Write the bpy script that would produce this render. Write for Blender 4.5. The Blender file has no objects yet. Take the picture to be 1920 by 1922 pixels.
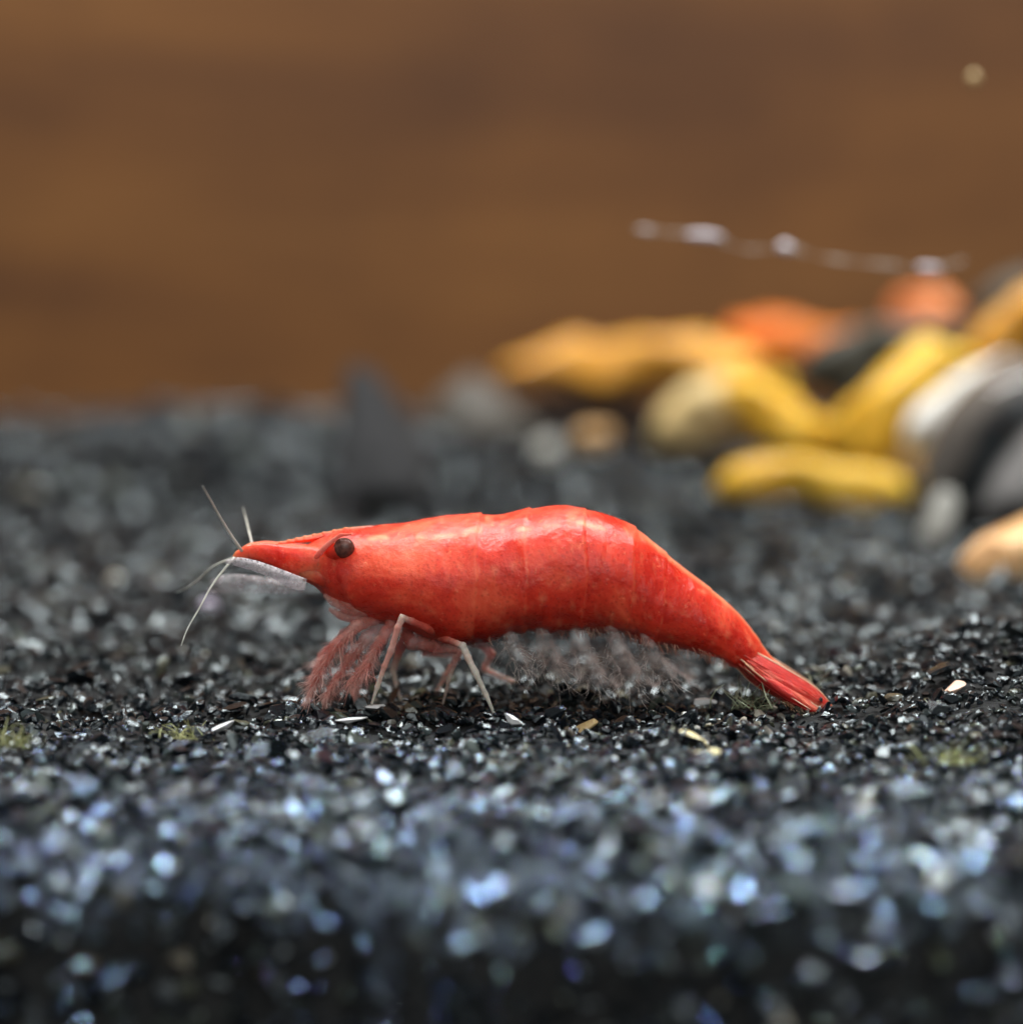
import bpy, math, random
import numpy as np
from mathutils import Vector, Matrix, noise as mnoise

random.seed(7)
rng = np.random.default_rng(11)
scene = bpy.context.scene
scene.unit_settings.system = 'METRIC'
scene.unit_settings.scale_length = 0.01          # one unit is one centimetre

# ------------------------------------------------------------------ camera
CAM_H, CAM_D = 2.5, 12.0                          # above the gravel / in front of the shrimp
FPX = 5620.0                                      # focal length in photograph pixels (1920 wide)
PITCH = math.atan(CAM_H / CAM_D) - 0.0656
cam_data = bpy.data.cameras.new('camera')
cam = bpy.data.objects.new('camera', cam_data)
scene.collection.objects.link(cam)
cam.location = (0, -CAM_D, CAM_H)
cam.rotation_euler = (math.pi / 2 - PITCH, 0, 0)
cam_data.sensor_fit = 'HORIZONTAL'
cam_data.sensor_width = 36.0
cam_data.lens = 36.0 * FPX / 1920.0
cam_data.clip_start = 0.1
cam_data.clip_end = 500
cam_data.dof.use_dof = True
cam_data.dof.focus_distance = 11.95 / math.cos(0.0) * 1.0
cam_data.dof.aperture_fstop = cam_data.lens * 1e-3 / 0.43
scene.camera = cam

# ------------------------------------------------------------------ light
world = bpy.data.worlds.new('World')
scene.world = world
world.use_nodes = True
wb = world.node_tree.nodes['Background']
wb.inputs['Color'].default_value = (1.0, 0.96, 0.92, 1)
wb.inputs['Strength'].default_value = 0.19

def lamp(name, loc, target, size, power, col, size_y=None):
    d = bpy.data.lights.new(name, 'AREA')
    d.shape = 'RECTANGLE' if size_y else 'SQUARE'
    d.size = size
    if size_y:
        d.size_y = size_y
    d.energy = power
    d.color = col
    o = bpy.data.objects.new(name, d)
    scene.collection.objects.link(o)
    o.location = loc
    o.rotation_euler = (Vector(target) - Vector(loc)).to_track_quat('-Z', 'Y').to_euler()
    return o

# the strip of coloured diodes of an aquarium lamp, hung over the tank
lamp('tank_lamp', (0, 4.6, 20), (0, 3.5, 0), 26, 9600, (1.0, 0.99, 0.96), 1.4)
lamp('front_fill', (5, -23, 20), (0, 0, 0), 26, 4600, (1.0, 0.97, 0.93))  # added soft fill from the front for the shrimp's flank
LED = [(-11, (0.28, 0.30, 1.0), 220), (-7.5, (0.55, 0.92, 1.0), 240), (-4.5, (0.40, 0.30, 1.0), 170), (-2, (0.60, 1.0, 0.82), 200),
       (1.0, (0.28, 0.30, 1.0), 220), (3.5, (0.60, 0.95, 1.0), 240), (6.5, (0.95, 1.0, 0.45), 130), (9, (0.44, 0.32, 1.0), 170), (12, (0.60, 0.92, 1.0), 220)]
for x, c, p in LED:
    lamp('tank_diode', (x, -0.6, 18), (x * 0.3, -3.5, 0), 0.8, p * 0.27, c).data.spread = math.radians(20)

scene.view_settings.view_transform = 'Standard'
scene.view_settings.look = 'None'
scene.view_settings.exposure = 0.0
scene.view_settings.gamma = 1.0
scene.view_settings.use_curve_mapping = False
scene.render.engine = 'CYCLES'
scene.cycles.use_denoising = True
scene.cycles.max_bounces = 8
scene.cycles.transparent_max_bounces = 24
scene.cycles.caustics_reflective = False
scene.cycles.caustics_refractive = False
scene.cycles.sample_clamp_indirect = 4.0

# ------------------------------------------------------------------ helpers
def at(px, py, Y=0.0):
    """The point of depth Y that the photograph shows at (px, py)."""
    u, v = (px - 960) / FPX, (961 - py) / FPX
    cp, sp = math.cos(PITCH), math.sin(PITCH)
    d = Vector((u, cp + v * sp, -sp + v * cp))
    t = (Y + CAM_D) / d.y
    return Vector((0, -CAM_D, CAM_H)) + d * t

def pxcm(Y=0.0):
    return (Y + CAM_D) / FPX                      # centimetres per photograph pixel at depth Y

def link(o, parent=None):
    scene.collection.objects.link(o)
    if parent is not None:
        o.parent = parent
        o.matrix_parent_inverse = parent.matrix_world.inverted()
    return o

def tag(o, label=None, cat=None, group=None, kind=None):
    if label: o['label'] = label
    if cat: o['category'] = cat
    if group: o['group'] = group
    if kind: o['kind'] = kind
    return o

def empty(name, loc):
    o = bpy.data.objects.new(name, None)
    o.empty_display_size = 0.1
    o.location = loc
    scene.collection.objects.link(o)
    bpy.context.view_layer.update()
    return o

def mesh_obj(name, verts, faces, m, parent=None, smooth=True):
    me = bpy.data.meshes.new(name)
    me.from_pydata([tuple(v) for v in verts], [], faces)
    me.update()
    if smooth:
        me.polygons.foreach_set('use_smooth', [True] * len(me.polygons))
    if m: me.materials.append(m)
    return link(bpy.data.objects.new(name, me), parent)

def big_mesh(name, V, F, m, attr=None, parent=None, smooth=False):
    """V (n,3) float, F (k,3) int triangles, attr: {name: per point floats}."""
    me = bpy.data.meshes.new(name)
    me.vertices.add(len(V)); me.vertices.foreach_set('co', np.ascontiguousarray(V, dtype=np.float32).ravel())
    k = len(F)
    me.loops.add(k * 3); me.loops.foreach_set('vertex_index', np.ascontiguousarray(F, dtype=np.int32).ravel())
    me.polygons.add(k)
    me.polygons.foreach_set('loop_start', np.arange(0, k * 3, 3, dtype=np.int32))
    if smooth:
        me.polygons.foreach_set('use_smooth', np.ones(k, dtype=bool))
    me.update(calc_edges=True)
    for an, av in (attr or {}).items():
        a = me.attributes.new(an, 'FLOAT', 'POINT'); a.data.foreach_set('value', np.asarray(av, dtype=np.float32))
    me.validate()
    if not smooth:
        me.polygons.foreach_set('use_smooth', np.zeros(len(me.polygons), dtype=bool))
    me.materials.append(m)
    return link(bpy.data.objects.new(name, me), parent)

def spline(pts, n):
    """Catmull-Rom through rows of numbers, n samples, evenly by index."""
    P = np.array(pts, float)
    P = np.vstack([2 * P[0] - P[1], P, 2 * P[-1] - P[-2]])
    out = []
    for t in np.linspace(0, len(P) - 3 - 1e-9, n):
        i = int(t); f = t - i
        a, b, c, d = P[i:i + 4]
        out.append(0.5 * (2 * b + (c - a) * f + (2 * a - 5 * b + 4 * c - d) * f * f + (3 * b - a - 3 * c + d) * f ** 3))
    return np.array(out)

def tube_data(path, radii, sides=8, flat=1.0, up=(0, 1, 0), boxy=1.0):
    """A tapered tube along a path; flat scales it along `up`."""
    path = np.array(path, float); n = len(path)
    V, F = [], []
    upv = np.array(up, float)
    for i in range(n):
        t = path[min(i + 1, n - 1)] - path[max(i - 1, 0)]
        t /= np.linalg.norm(t) + 1e-12
        a = upv - t * (upv @ t)
        if np.linalg.norm(a) < 1e-3:
            a = np.array((1, 0, 0)) - t * t[0]
        a /= np.linalg.norm(a)
        b = np.cross(t, a)
        for k in range(sides):
            th = 2 * math.pi * k / sides
            co, si = math.cos(th), math.sin(th)
            V.append(path[i] + radii[i] * (a * math.copysign(abs(co) ** boxy, co) * flat + b * math.copysign(abs(si) ** boxy, si)))
    for i in range(n - 1):
        for k in range(sides):
            k2 = (k + 1) % sides
            F.append((i * sides + k, i * sides + k2, (i + 1) * sides + k2, (i + 1) * sides + k))
    F.append(tuple(range(sides))[::-1]); F.append(tuple((n - 1) * sides + k for k in range(sides)))
    return V, F

def join_data(parts):
    V, F = [], []
    for v, f in parts:
        o = len(V); V += list(v); F += [tuple(i + o for i in q) for q in f]
    return V, F

# ------------------------------------------------------------------ materials
def new_mat(name):
    m = bpy.data.materials.new(name); m.use_nodes = True
    nt = m.node_tree; nt.nodes.clear()
    out = nt.nodes.new('ShaderNodeOutputMaterial')
    return m, nt, out

def N(nt, kind, **kw):
    n = nt.nodes.new(kind)
    for k, v in kw.items():
        if k in n.inputs: n.inputs[k].default_value = v
        else: setattr(n, k, v)
    return n

def ramp(nt, stops, interp='LINEAR'):
    r = nt.nodes.new('ShaderNodeValToRGB'); r.color_ramp.interpolation = interp
    e = r.color_ramp.elements
    while len(e) < len(stops): e.new(0.5)
    for q, (p, c) in zip(e, stops):
        q.position = p; q.color = (*c, 1)
    return r

def stone_mat(name, c1, c2, scale=2.2, rough=0.35, stretch=(1, 1, 1), bump=0.15, c3=None, sss=0.0):
    m, nt, out = new_mat(name)
    tc = N(nt, 'ShaderNodeTexCoord')
    mp = N(nt, 'ShaderNodeMapping'); mp.inputs['Scale'].default_value = stretch
    nt.links.new(tc.outputs['Object'], mp.inputs['Vector'])
    n1 = N(nt, 'ShaderNodeTexNoise', Scale=scale, Detail=6.0, Roughness=0.62)
    nt.links.new(mp.outputs[0], n1.inputs['Vector'])
    st = [(0.32, c1), (0.66, c2)]
    if c3: st.append((0.78, c3))
    r = ramp(nt, st); nt.links.new(n1.outputs['Fac'], r.inputs[0])
    b = N(nt, 'ShaderNodeBsdfPrincipled', Roughness=rough)
    nt.links.new(r.outputs[0], b.inputs['Base Color'])
    if sss:
        b.inputs['Subsurface Weight'].default_value = sss
        b.inputs['Subsurface Radius'].default_value = (0.12, 0.06, 0.02)
        b.inputs['Subsurface Scale'].default_value = 0.5
    n2 = N(nt, 'ShaderNodeTexNoise', Scale=scale * 9, Detail=5.0)
    nt.links.new(tc.outputs['Object'], n2.inputs['Vector'])
    bp = N(nt, 'ShaderNodeBump', Strength=bump, Distance=0.02)
    nt.links.new(n2.outputs['Fac'], bp.inputs['Height']); nt.links.new(bp.outputs[0], b.inputs['Normal'])
    nt.links.new(b.outputs[0], out.inputs[0])
    return m

def grain_mat():
    m, nt, out = new_mat('black_gravel')
    a = N(nt, 'ShaderNodeAttribute', attribute_name='tint')
    r = ramp(nt, [(0.0, (0.004, 0.006, 0.009)), (0.58, (0.009, 0.012, 0.016)), (0.76, (0.018, 0.025, 0.028)),
                  (0.85, (0.034, 0.044, 0.042)), (0.91, (0.065, 0.070, 0.045)), (0.95, (0.100, 0.080, 0.058)),
                  (0.98, (0.24, 0.25, 0.23)), (1.0, (0.45, 0.43, 0.36))])
    nt.links.new(a.outputs['Fac'], r.inputs[0])
    tc = N(nt, 'ShaderNodeTexCoord')
    n = N(nt, 'ShaderNodeTexNoise', Scale=45.0, Detail=4.0, Roughness=0.6)
    nt.links.new(tc.outputs['Object'], n.inputs['Vector'])
    mr = N(nt, 'ShaderNodeMapRange'); mr.inputs['From Min'].default_value = 0.35; mr.inputs['From Max'].default_value = 0.7
    mr.inputs['To Min'].default_value = 0.05; mr.inputs['To Max'].default_value = 0.26
    nt.links.new(n.outputs['Fac'], mr.inputs['Value'])
    b = N(nt, 'ShaderNodeBsdfPrincipled')
    nt.links.new(r.outputs[0], b.inputs['Base Color']); nt.links.new(mr.outputs[0], b.inputs['Roughness'])
    b.inputs['IOR'].default_value = 1.66
    b.inputs['Specular Tint'].default_value = (0.82, 0.95, 1.0, 1)
    bp = N(nt, 'ShaderNodeBump', Strength=0.35, Distance=0.01)
    nt.links.new(n.outputs['Fac'], bp.inputs['Height']); nt.links.new(bp.outputs[0], b.inputs['Normal'])
    nt.links.new(b.outputs[0], out.inputs[0])
    return m

def wood_mat():
    m, nt, out = new_mat('brown_wood')
    tc = N(nt, 'ShaderNodeTexCoord')
    mp = N(nt, 'ShaderNodeMapping'); mp.inputs['Scale'].default_value = (0.07, 1, 0.62)
    mp.inputs['Rotation'].default_value = (0, math.radians(-5), 0)
    nt.links.new(tc.outputs['Object'], mp.inputs['Vector'])
    n1 = N(nt, 'ShaderNodeTexNoise', Scale=1.6, Detail=5.0, Roughness=0.55, Distortion=0.6)
    nt.links.new(mp.outputs[0], n1.inputs['Vector'])
    r = ramp(nt, [(0.34, (0.112, 0.042, 0.009)), (0.50, (0.165, 0.065, 0.013)), (0.68, (0.205, 0.087, 0.020))])
    nt.links.new(n1.outputs['Fac'], r.inputs[0])
    mp2 = N(nt, 'ShaderNodeMapping'); mp2.inputs['Scale'].default_value = (0.5, 1, 9)
    nt.links.new(tc.outputs['Object'], mp2.inputs['Vector'])
    n2 = N(nt, 'ShaderNodeTexNoise', Scale=3.0, Detail=6.0); nt.links.new(mp2.outputs[0], n2.inputs['Vector'])
    mx = N(nt, 'ShaderNodeMix', data_type='RGBA', blend_type='MULTIPLY'); mx.inputs[0].default_value = 0.5
    g = ramp(nt, [(0.3, (0.6, 0.58, 0.55)), (0.7, (1, 1, 1))]); nt.links.new(n2.outputs['Fac'], g.inputs[0])
    nt.links.new(r.outputs[0], mx.inputs[6]); nt.links.new(g.outputs[0], mx.inputs[7])
    n5 = N(nt, 'ShaderNodeTexNoise', Scale=0.5, Detail=4.0, Roughness=0.6, Distortion=0.5); nt.links.new(tc.outputs['Object'], n5.inputs['Vector'])
    g5 = ramp(nt, [(0.35, (0.78, 0.75, 0.72)), (0.62, (1.08, 1.08, 1.06))]); nt.links.new(n5.outputs['Fac'], g5.inputs[0])
    my = N(nt, 'ShaderNodeMix', data_type='RGBA', blend_type='MULTIPLY'); my.inputs[0].default_value = 0.8
    nt.links.new(mx.outputs[2], my.inputs[6]); nt.links.new(g5.outputs[0], my.inputs[7])
    b = N(nt, 'ShaderNodeBsdfPrincipled', Roughness=0.55)
    nt.links.new(my.outputs[2], b.inputs['Base Color'])
    bp = N(nt, 'ShaderNodeBump', Strength=0.2, Distance=0.02)
    nt.links.new(n2.outputs['Fac'], bp.inputs['Height']); nt.links.new(bp.outputs[0], b.inputs['Normal'])
    nt.links.new(b.outputs[0], out.inputs[0])
    return m

def shell_mat(name, c_lo, c_mid, c_hi, scale=9.0, rough=0.34, sss=0.35, clear=0.0, bump=0.25, spots=True, pale=None, along=None, spec=0.5, flecks=False, deep=1.0):
    """Pigmented shrimp shell: mottled colour over a translucent body; clear = share that lets light straight through;
    pale = colour that the point attribute 'pale' fades to; along = (degrees, stretch) of a lengthwise grain."""
    m, nt, out = new_mat(name)
    L = nt.links.new
    tc = N(nt, 'ShaderNodeTexCoord'); vec = tc.outputs['Object']
    if along:
        vr_ = N(nt, 'ShaderNodeVectorRotate', rotation_type='Y_AXIS'); vr_.inputs['Angle'].default_value = math.radians(along[0])
        L(vec, vr_.inputs['Vector'])
        mp = N(nt, 'ShaderNodeMapping'); mp.inputs['Scale'].default_value = (1 / along[1], 1, 1); L(vr_.outputs[0], mp.inputs['Vector'])
        gvec = mp.outputs[0]
    else:
        gvec = vec
    n1 = N(nt, 'ShaderNodeTexNoise', Scale=scale * 0.45, Detail=8.0, Roughness=0.68, Distortion=0.5)
    L(gvec, n1.inputs['Vector'])
    r = ramp(nt, [(0.36, c_lo), (0.5, c_mid), (0.66, c_hi)])
    L(n1.outputs['Fac'], r.inputs[0])
    col = r.outputs[0]
    if spots:
        vo = N(nt, 'ShaderNodeTexVoronoi', Scale=scale * 5.5); L(vec, vo.inputs['Vector'])
        vr = ramp(nt, [(0.10, (0.60, 0.42, 0.42)), (0.40, (1, 1, 1))]); L(vo.outputs['Distance'], vr.inputs[0])
        mx = N(nt, 'ShaderNodeMix', data_type='RGBA', blend_type='MULTIPLY'); mx.inputs[0].default_value = 0.45
        L(col, mx.inputs[6]); L(vr.outputs[0], mx.inputs[7]); col = mx.outputs[2]
        # thin spots in the pigment where greyish flesh shows
        n3 = N(nt, 'ShaderNodeTexNoise', Scale=scale * 0.28, Detail=6.0, Roughness=0.7); L(vec, n3.inputs['Vector'])
        tr3 = ramp(nt, [(0.54, (0, 0, 0)), (0.74, (0.75, 0.75, 0.75))]); L(n3.outputs['Fac'], tr3.inputs[0])
        m3 = N(nt, 'ShaderNodeMix', data_type='RGBA'); L(tr3.outputs[0], m3.inputs[0])
        L(col, m3.inputs[6]); m3.inputs[7].default_value = (0.52, 0.13, 0.11, 1); col = m3.outputs[2]
    if flecks:
        nf = N(nt, 'ShaderNodeTexNoise', Scale=scale * 3.4, Detail=6.0, Roughness=0.75, Distortion=0.2); L(vec, nf.inputs['Vector'])
        rf = ramp(nt, [(0.60, (0, 0, 0)), (0.70, (0.7, 0.7, 0.7))]); L(nf.outputs['Fac'], rf.inputs[0])
        m5 = N(nt, 'ShaderNodeMix', data_type='RGBA'); L(rf.outputs[0], m5.inputs[0])
        L(col, m5.inputs[6]); m5.inputs[7].default_value = (0.92, 0.30, 0.16, 1); col = m5.outputs[2]
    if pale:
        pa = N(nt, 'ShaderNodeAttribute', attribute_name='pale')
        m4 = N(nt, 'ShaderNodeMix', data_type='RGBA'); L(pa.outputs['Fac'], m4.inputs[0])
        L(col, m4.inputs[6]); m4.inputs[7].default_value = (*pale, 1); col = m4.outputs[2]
    b = N(nt, 'ShaderNodeBsdfPrincipled', Roughness=rough)
    L(col, b.inputs['Base Color'])
    b.inputs['Specular IOR Level'].default_value = spec
    b.inputs['Subsurface Weight'].default_value = sss
    b.inputs['Subsurface Radius'].default_value = (0.16, 0.035, 0.02)
    b.inputs['Subsurface Scale'].default_value = 0.6 * deep
    b.inputs['IOR'].default_value = 1.42
    n2 = N(nt, 'ShaderNodeTexNoise', Scale=scale * (1.0 if flecks else 2.2), Detail=8.0, Roughness=0.6)
    L(gvec, n2.inputs['Vector'])
    if bump:
        bp = N(nt, 'ShaderNodeBump', Strength=bump, Distance=0.03 if flecks else 0.02)
        L(n2.outputs['Fac'], bp.inputs['Height']); L(bp.outputs[0], b.inputs['Normal'])
        rr = N(nt, 'ShaderNodeMapRange'); rr.inputs['From Min'].default_value = 0.35; rr.inputs['From Max'].default_value = 0.65
        rr.inputs['To Min'].default_value = rough * 0.7; rr.inputs['To Max'].default_value = min(1, rough * 1.5)
        L(n1.outputs['Fac'], rr.inputs['Value']); L(rr.outputs[0], b.inputs['Roughness'])
    sh = b.outputs[0]
    if clear > 0:
        tr = N(nt, 'ShaderNodeBsdfTransparent')
        mr = N(nt, 'ShaderNodeMapRange'); mr.inputs['From Min'].default_value = 0.35; mr.inputs['From Max'].default_value = 0.65
        mr.inputs['To Min'].default_value = max(0.0, clear - 0.18); mr.inputs['To Max'].default_value = min(1.0, clear + 0.18)
        L(n2.outputs['Fac'], mr.inputs['Value'])
        ms = N(nt, 'ShaderNodeMixShader')
        L(mr.outputs[0], ms.inputs[0]); L(sh, ms.inputs[1]); L(tr.outputs[0], ms.inputs[2])
        sh = ms.outputs[0]
    L(sh, out.inputs[0])
    return m

M = {}
M['grain'] = grain_mat()
M['wood'] = wood_mat()
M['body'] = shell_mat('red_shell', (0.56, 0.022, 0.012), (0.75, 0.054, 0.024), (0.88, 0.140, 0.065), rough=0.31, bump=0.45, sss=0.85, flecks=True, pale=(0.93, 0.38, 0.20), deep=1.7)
M['leg'] = shell_mat('red_leg', (0.60, 0.05, 0.035), (0.75, 0.12, 0.08), (0.85, 0.26, 0.18), scale=14, clear=0.28, rough=0.18, pale=(0.88, 0.78, 0.68), spots=False)
M['frontleg'] = shell_mat('pink_feeding_leg', (0.66, 0.14, 0.11), (0.78, 0.26, 0.21), (0.88, 0.48, 0.42), scale=16, clear=0.62, spots=False, pale=(0.75, 0.55, 0.48))
M['membrane'] = shell_mat('clear_membrane', (0.72, 0.66, 0.72), (0.86, 0.80, 0.85), (0.95, 0.92, 0.94), scale=26, clear=0.66, rough=0.2, sss=0.0, spots=False)
M['membrane_far'] = shell_mat('thin_membrane', (0.60, 0.55, 0.58), (0.75, 0.70, 0.74), (0.88, 0.84, 0.86), scale=18, clear=0.80, rough=0.2, sss=0.0, spots=False)
M['swim'] = shell_mat('clear_swimmeret', (0.60, 0.46, 0.43), (0.72, 0.60, 0.56), (0.86, 0.74, 0.70), scale=14, clear=0.915, rough=0.25, sss=0.0, spots=False)
M['hair'] = shell_mat('pale_bristle', (0.74, 0.62, 0.57), (0.86, 0.77, 0.72), (0.94, 0.88, 0.84), scale=12, clear=0.72, sss=0.0, spots=False, bump=0)
M['pinkhair'] = shell_mat('pink_bristle', (0.78, 0.30, 0.25), (0.86, 0.48, 0.42), (0.92, 0.70, 0.64), scale=12, clear=0.58, sss=0.0, spots=False, bump=0)
M['hemhair'] = shell_mat('hem_bristle', (0.70, 0.22, 0.14), (0.80, 0.40, 0.28), (0.85, 0.66, 0.52), scale=12, clear=0.45, sss=0.0, spots=False, bump=0)
M['fan'] = shell_mat('red_tail_fan', (0.45, 0.012, 0.014), (0.72, 0.040, 0.032), (0.92, 0.22, 0.14), scale=26, clear=0.06, rough=0.24, bump=0.8, spots=False, along=(-33, 6))
M['rim'] = shell_mat('pale_rim', (0.75, 0.32, 0.18), (0.85, 0.55, 0.36), (0.9, 0.78, 0.6), scale=16, clear=0.1, rough=0.2, sss=0.0, spots=False)
M['feeler'] = shell_mat('pale_feeler', (0.50, 0.50, 0.44), (0.68, 0.68, 0.60), (0.8, 0.8, 0.75), scale=9, clear=0.25, rough=0.25, sss=0.0, spots=False)
M['eye'] = stone_mat('dark_eye', (0.060, 0.016, 0.011), (0.17, 0.062, 0.047), scale=55, rough=0.16, bump=0.15, c3=(0.36, 0.17, 0.14))

# ------------------------------------------------------------------ the setting
def fbm(x, y, sc, seed=0.0, o=3):
    return mnoise.fractal(Vector((x * sc + seed, y * sc - seed, seed)), 1.0, 2.0, o)

def bump2(x, y, cx, cy, sx, sy):
    return math.exp(-((x - cx) / sx) ** 2 - ((y - cy) / sy) ** 2)

def crest(x):
    """Depth at which the top of the gravel breaks off towards the front."""
    return -2.45 - 0.16 * math.sin(x * 1.7 + 0.6) + 0.34 * fbm(x, 0, 0.9, 3.0, 4) + 0.12 * fbm(x, 0, 3.1, 6.0) - 0.15 * bump2(x, 0, 1.6, 0, 0.6, 1)

def top_z(x, y):
    z = 0.05 * fbm(x, y, 0.8, 1.0) + 0.035 * fbm(x, y, 2.2, 5.0)
    z += 0.045 * fbm(x, y, 4.2, 8.0)
    z += 0.20 * bump2(x, y, 2.3, 0.6, 0.9, 0.9)           # low hump beside the tail
    z += 0.30 * bump2(x, y, -2.2, 8.2, 1.6, 1.3)          # hump far behind the head
    z -= 0.22 * bump2(x, y, -2.3, 6.0, 1.5, 0.6)
    z += 0.10 * bump2(x, y, -2.2, -2.6, 0.8, 0.5)
    z += 0.14 * bump2(x, y, 1.5, -2.75, 0.5, 0.35)
    z += 0.10 * bump2(x, y, 1.8, 8.2, 3.0, 2.0)
    return z

def bed(x, s):
    """Gravel surface: s runs from the back (s = +) over the crest and down the front face (s below the crest)."""
    c = crest(x)
    if s >= c:
        y = s; z = top_z(x, y)
        k = max(0.0, 1 - (s - c) / 0.45)
        z -= 0.10 * k * k
        return Vector((x, y, z))
    q = c - s                                            # length down the face
    z0 = top_z(x, c) - 0.10
    a = min(1.0, q / 0.3)
    ang = math.radians(42 + 38 * a + 14 * fbm(x, 0, 1.6, 2.0))
    y = c - q * math.cos(ang) * 0.9
    return Vector((x, y, z0 - q * math.sin(ang) + 0.07 * fbm(x, s, 2.6, 9.0)))

xs = np.linspace(-14, 14, 225); ss = np.concatenate([np.linspace(-6.4, -2.2, 90), np.linspace(-2.1, 10.9, 120)])
V = [bed(x, s) - Vector((0, 0, 0.02)) for s in ss for x in xs]
nx = len(xs)
F = [(j * nx + i, j * nx + i + 1, (j + 1) * nx + i + 1, (j + 1) * nx + i) for j in range(len(ss) - 1) for i in range(nx - 1)]
M['bed'] = stone_mat('black_silt', (0.006, 0.008, 0.010), (0.022, 0.025, 0.026), 9.0, 0.9, bump=1.0)
gravel_bed = mesh_obj('gravel_bed', V, F, M['bed'])
a = gravel_bed.data.attributes.new('tint', 'FLOAT', 'POINT'); a.data.foreach_set('value', rng.uniform(0, 0.5, len(V)).astype(np.float32))
tag(gravel_bed, 'bed of fine glossy black aquarium gravel sloping off at the front', 'gravel', kind='structure')

def panel():
    w, h, t = 40, 26, 0.8
    V = [(x, y, z) for x in (-w / 2, w / 2) for y in (0, t) for z in (0, h)]
    F = [(0, 1, 3, 2), (4, 6, 7, 5), (0, 4, 5, 1), (2, 3, 7, 6), (0, 2, 6, 4), (1, 5, 7, 3)]
    o = mesh_obj('wooden_back_panel', V, F, M['wood'], smooth=False)
    o.location = (0, 11.2, -6)
    tag(o, 'plain brown wooden panel behind the gravel', 'panel', kind='structure')
panel()

# --- grains: a few shapes, cut flat by random planes
def ico(sub):
    import bmesh
    bm = bmesh.new(); bmesh.ops.create_icosphere(bm, subdivisions=sub, radius=1.0)
    v = np.array([p.co[:] for p in bm.verts]); f = np.array([[q.index for q in p.verts] for p in bm.faces])
    bm.free(); return v, f

def cut_stone(v, cuts, lo, hi, flat):
    v = v.copy()
    for _ in range(cuts):
        n = rng.normal(size=3); n /= np.linalg.norm(n)
        d = rng.uniform(lo, hi)
        over = np.maximum(0, v @ n - d)
        v -= over[:, None] * n
    return v * np.array(flat)

v1, f1 = ico(1); v2, f2 = ico(2); v3, f3 = ico(3)
LOW = [cut_stone(v1 * (1 + 0.24 * rng.normal(size=(len(v1), 1))), 3, 0.55, 0.85, (1, rng.uniform(0.7, 0.95), rng.uniform(0.45, 0.8))) for _ in range(30)]
MID = [cut_stone(v2, 12, 0.30, 0.80, (1.1, rng.uniform(0.50, 0.95), rng.uniform(0.25, 0.70))) for _ in range(48)]

def rot_mats(n, tilt=0.5):
    """Random turns about the vertical with a random lean."""
    a = rng.uniform(0, 2 * np.pi, n); b = rng.normal(0, tilt, n); c = rng.normal(0, tilt, n)
    ca, sa, cb, sb, cc, sc_ = np.cos(a), np.sin(a), np.cos(b), np.sin(b), np.cos(c), np.sin(c)
    Rz = np.zeros((n, 3, 3)); Rz[:, 0, 0] = ca; Rz[:, 0, 1] = -sa; Rz[:, 1, 0] = sa; Rz[:, 1, 1] = ca; Rz[:, 2, 2] = 1
    Rx = np.zeros((n, 3, 3)); Rx[:, 0, 0] = 1; Rx[:, 1, 1] = cb; Rx[:, 1, 2] = -sb; Rx[:, 2, 1] = sb; Rx[:, 2, 2] = cb
    Ry = np.zeros((n, 3, 3)); Ry[:, 1, 1] = 1; Ry[:, 0, 0] = cc; Ry[:, 0, 2] = sc_; Ry[:, 2, 0] = -sc_; Ry[:, 2, 2] = cc
    return Rx @ Ry @ Rz

def scatter():
    P, S = [], []
    # rows over the bed; spacing follows the distance
    s = -5.0
    while s < 10.8:
        d = max(8.0, s + CAM_D)
        half = min(10.0, 2.05 * d / 12 * 1.45 + 1.3)
        step = 0.040 if -1.3 < s < 1.5 else 0.047 if s < 1.8 else 0.062 if s < 5 else 0.078
        if s < -1.3: step = 0.074
        n = int(2 * half / step)
        x = np.linspace(-half, half, n) + rng.uniform(-0.5, 0.5, n) * step
        sj = s + rng.uniform(-0.5, 0.5, n) * step
        for xi, si in zip(x, sj):
            P.append(bed(xi, si)); S.append(step)
        s += step
    P = np.array([p[:] for p in P]); S = np.array(S)
    return P, S

P, S = scatter()
n = len(P)
size = S * 0.64 * np.exp(rng.normal(0, 0.42, n))
big = rng.random(n) < 0.035
size[big] *= rng.uniform(1.3, 1.9, big.sum())
size = np.minimum(size, 0.088)
P[:, 2] += rng.uniform(-0.25, 0.55, n) * size
patch = np.array([fbm(p[0], p[1], 1.3, 4.0) for p in P])
tint = np.clip(rng.random(n) * (0.90 + 0.22 * patch) + 0.02, 0, 1)
tint[(P[:, 1] > 1.2) & (rng.random(n) < 0.6)] *= 0.7          # fewer pale grains towards the back
R = rot_mats(n)
# sharper shapes where the lens is sharp
near = (P[:, 1] > -1.6) & (P[:, 1] < 1.5) & (np.abs(P[:, 0]) < 2.7)
# the ones that show largest become parts of their own
dist = np.sqrt(P[:, 0] ** 2 + (P[:, 1] + CAM_D) ** 2 + (P[:, 2] - CAM_H) ** 2)
inview = (np.abs(P[:, 0]) < 0.168 * (P[:, 1] + CAM_D)) & (P[:, 1] > -2.7)
score = np.where(inview, size / dist, 0)
own = np.zeros(n, bool); own[np.argsort(-score)[:300]] = True

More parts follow.
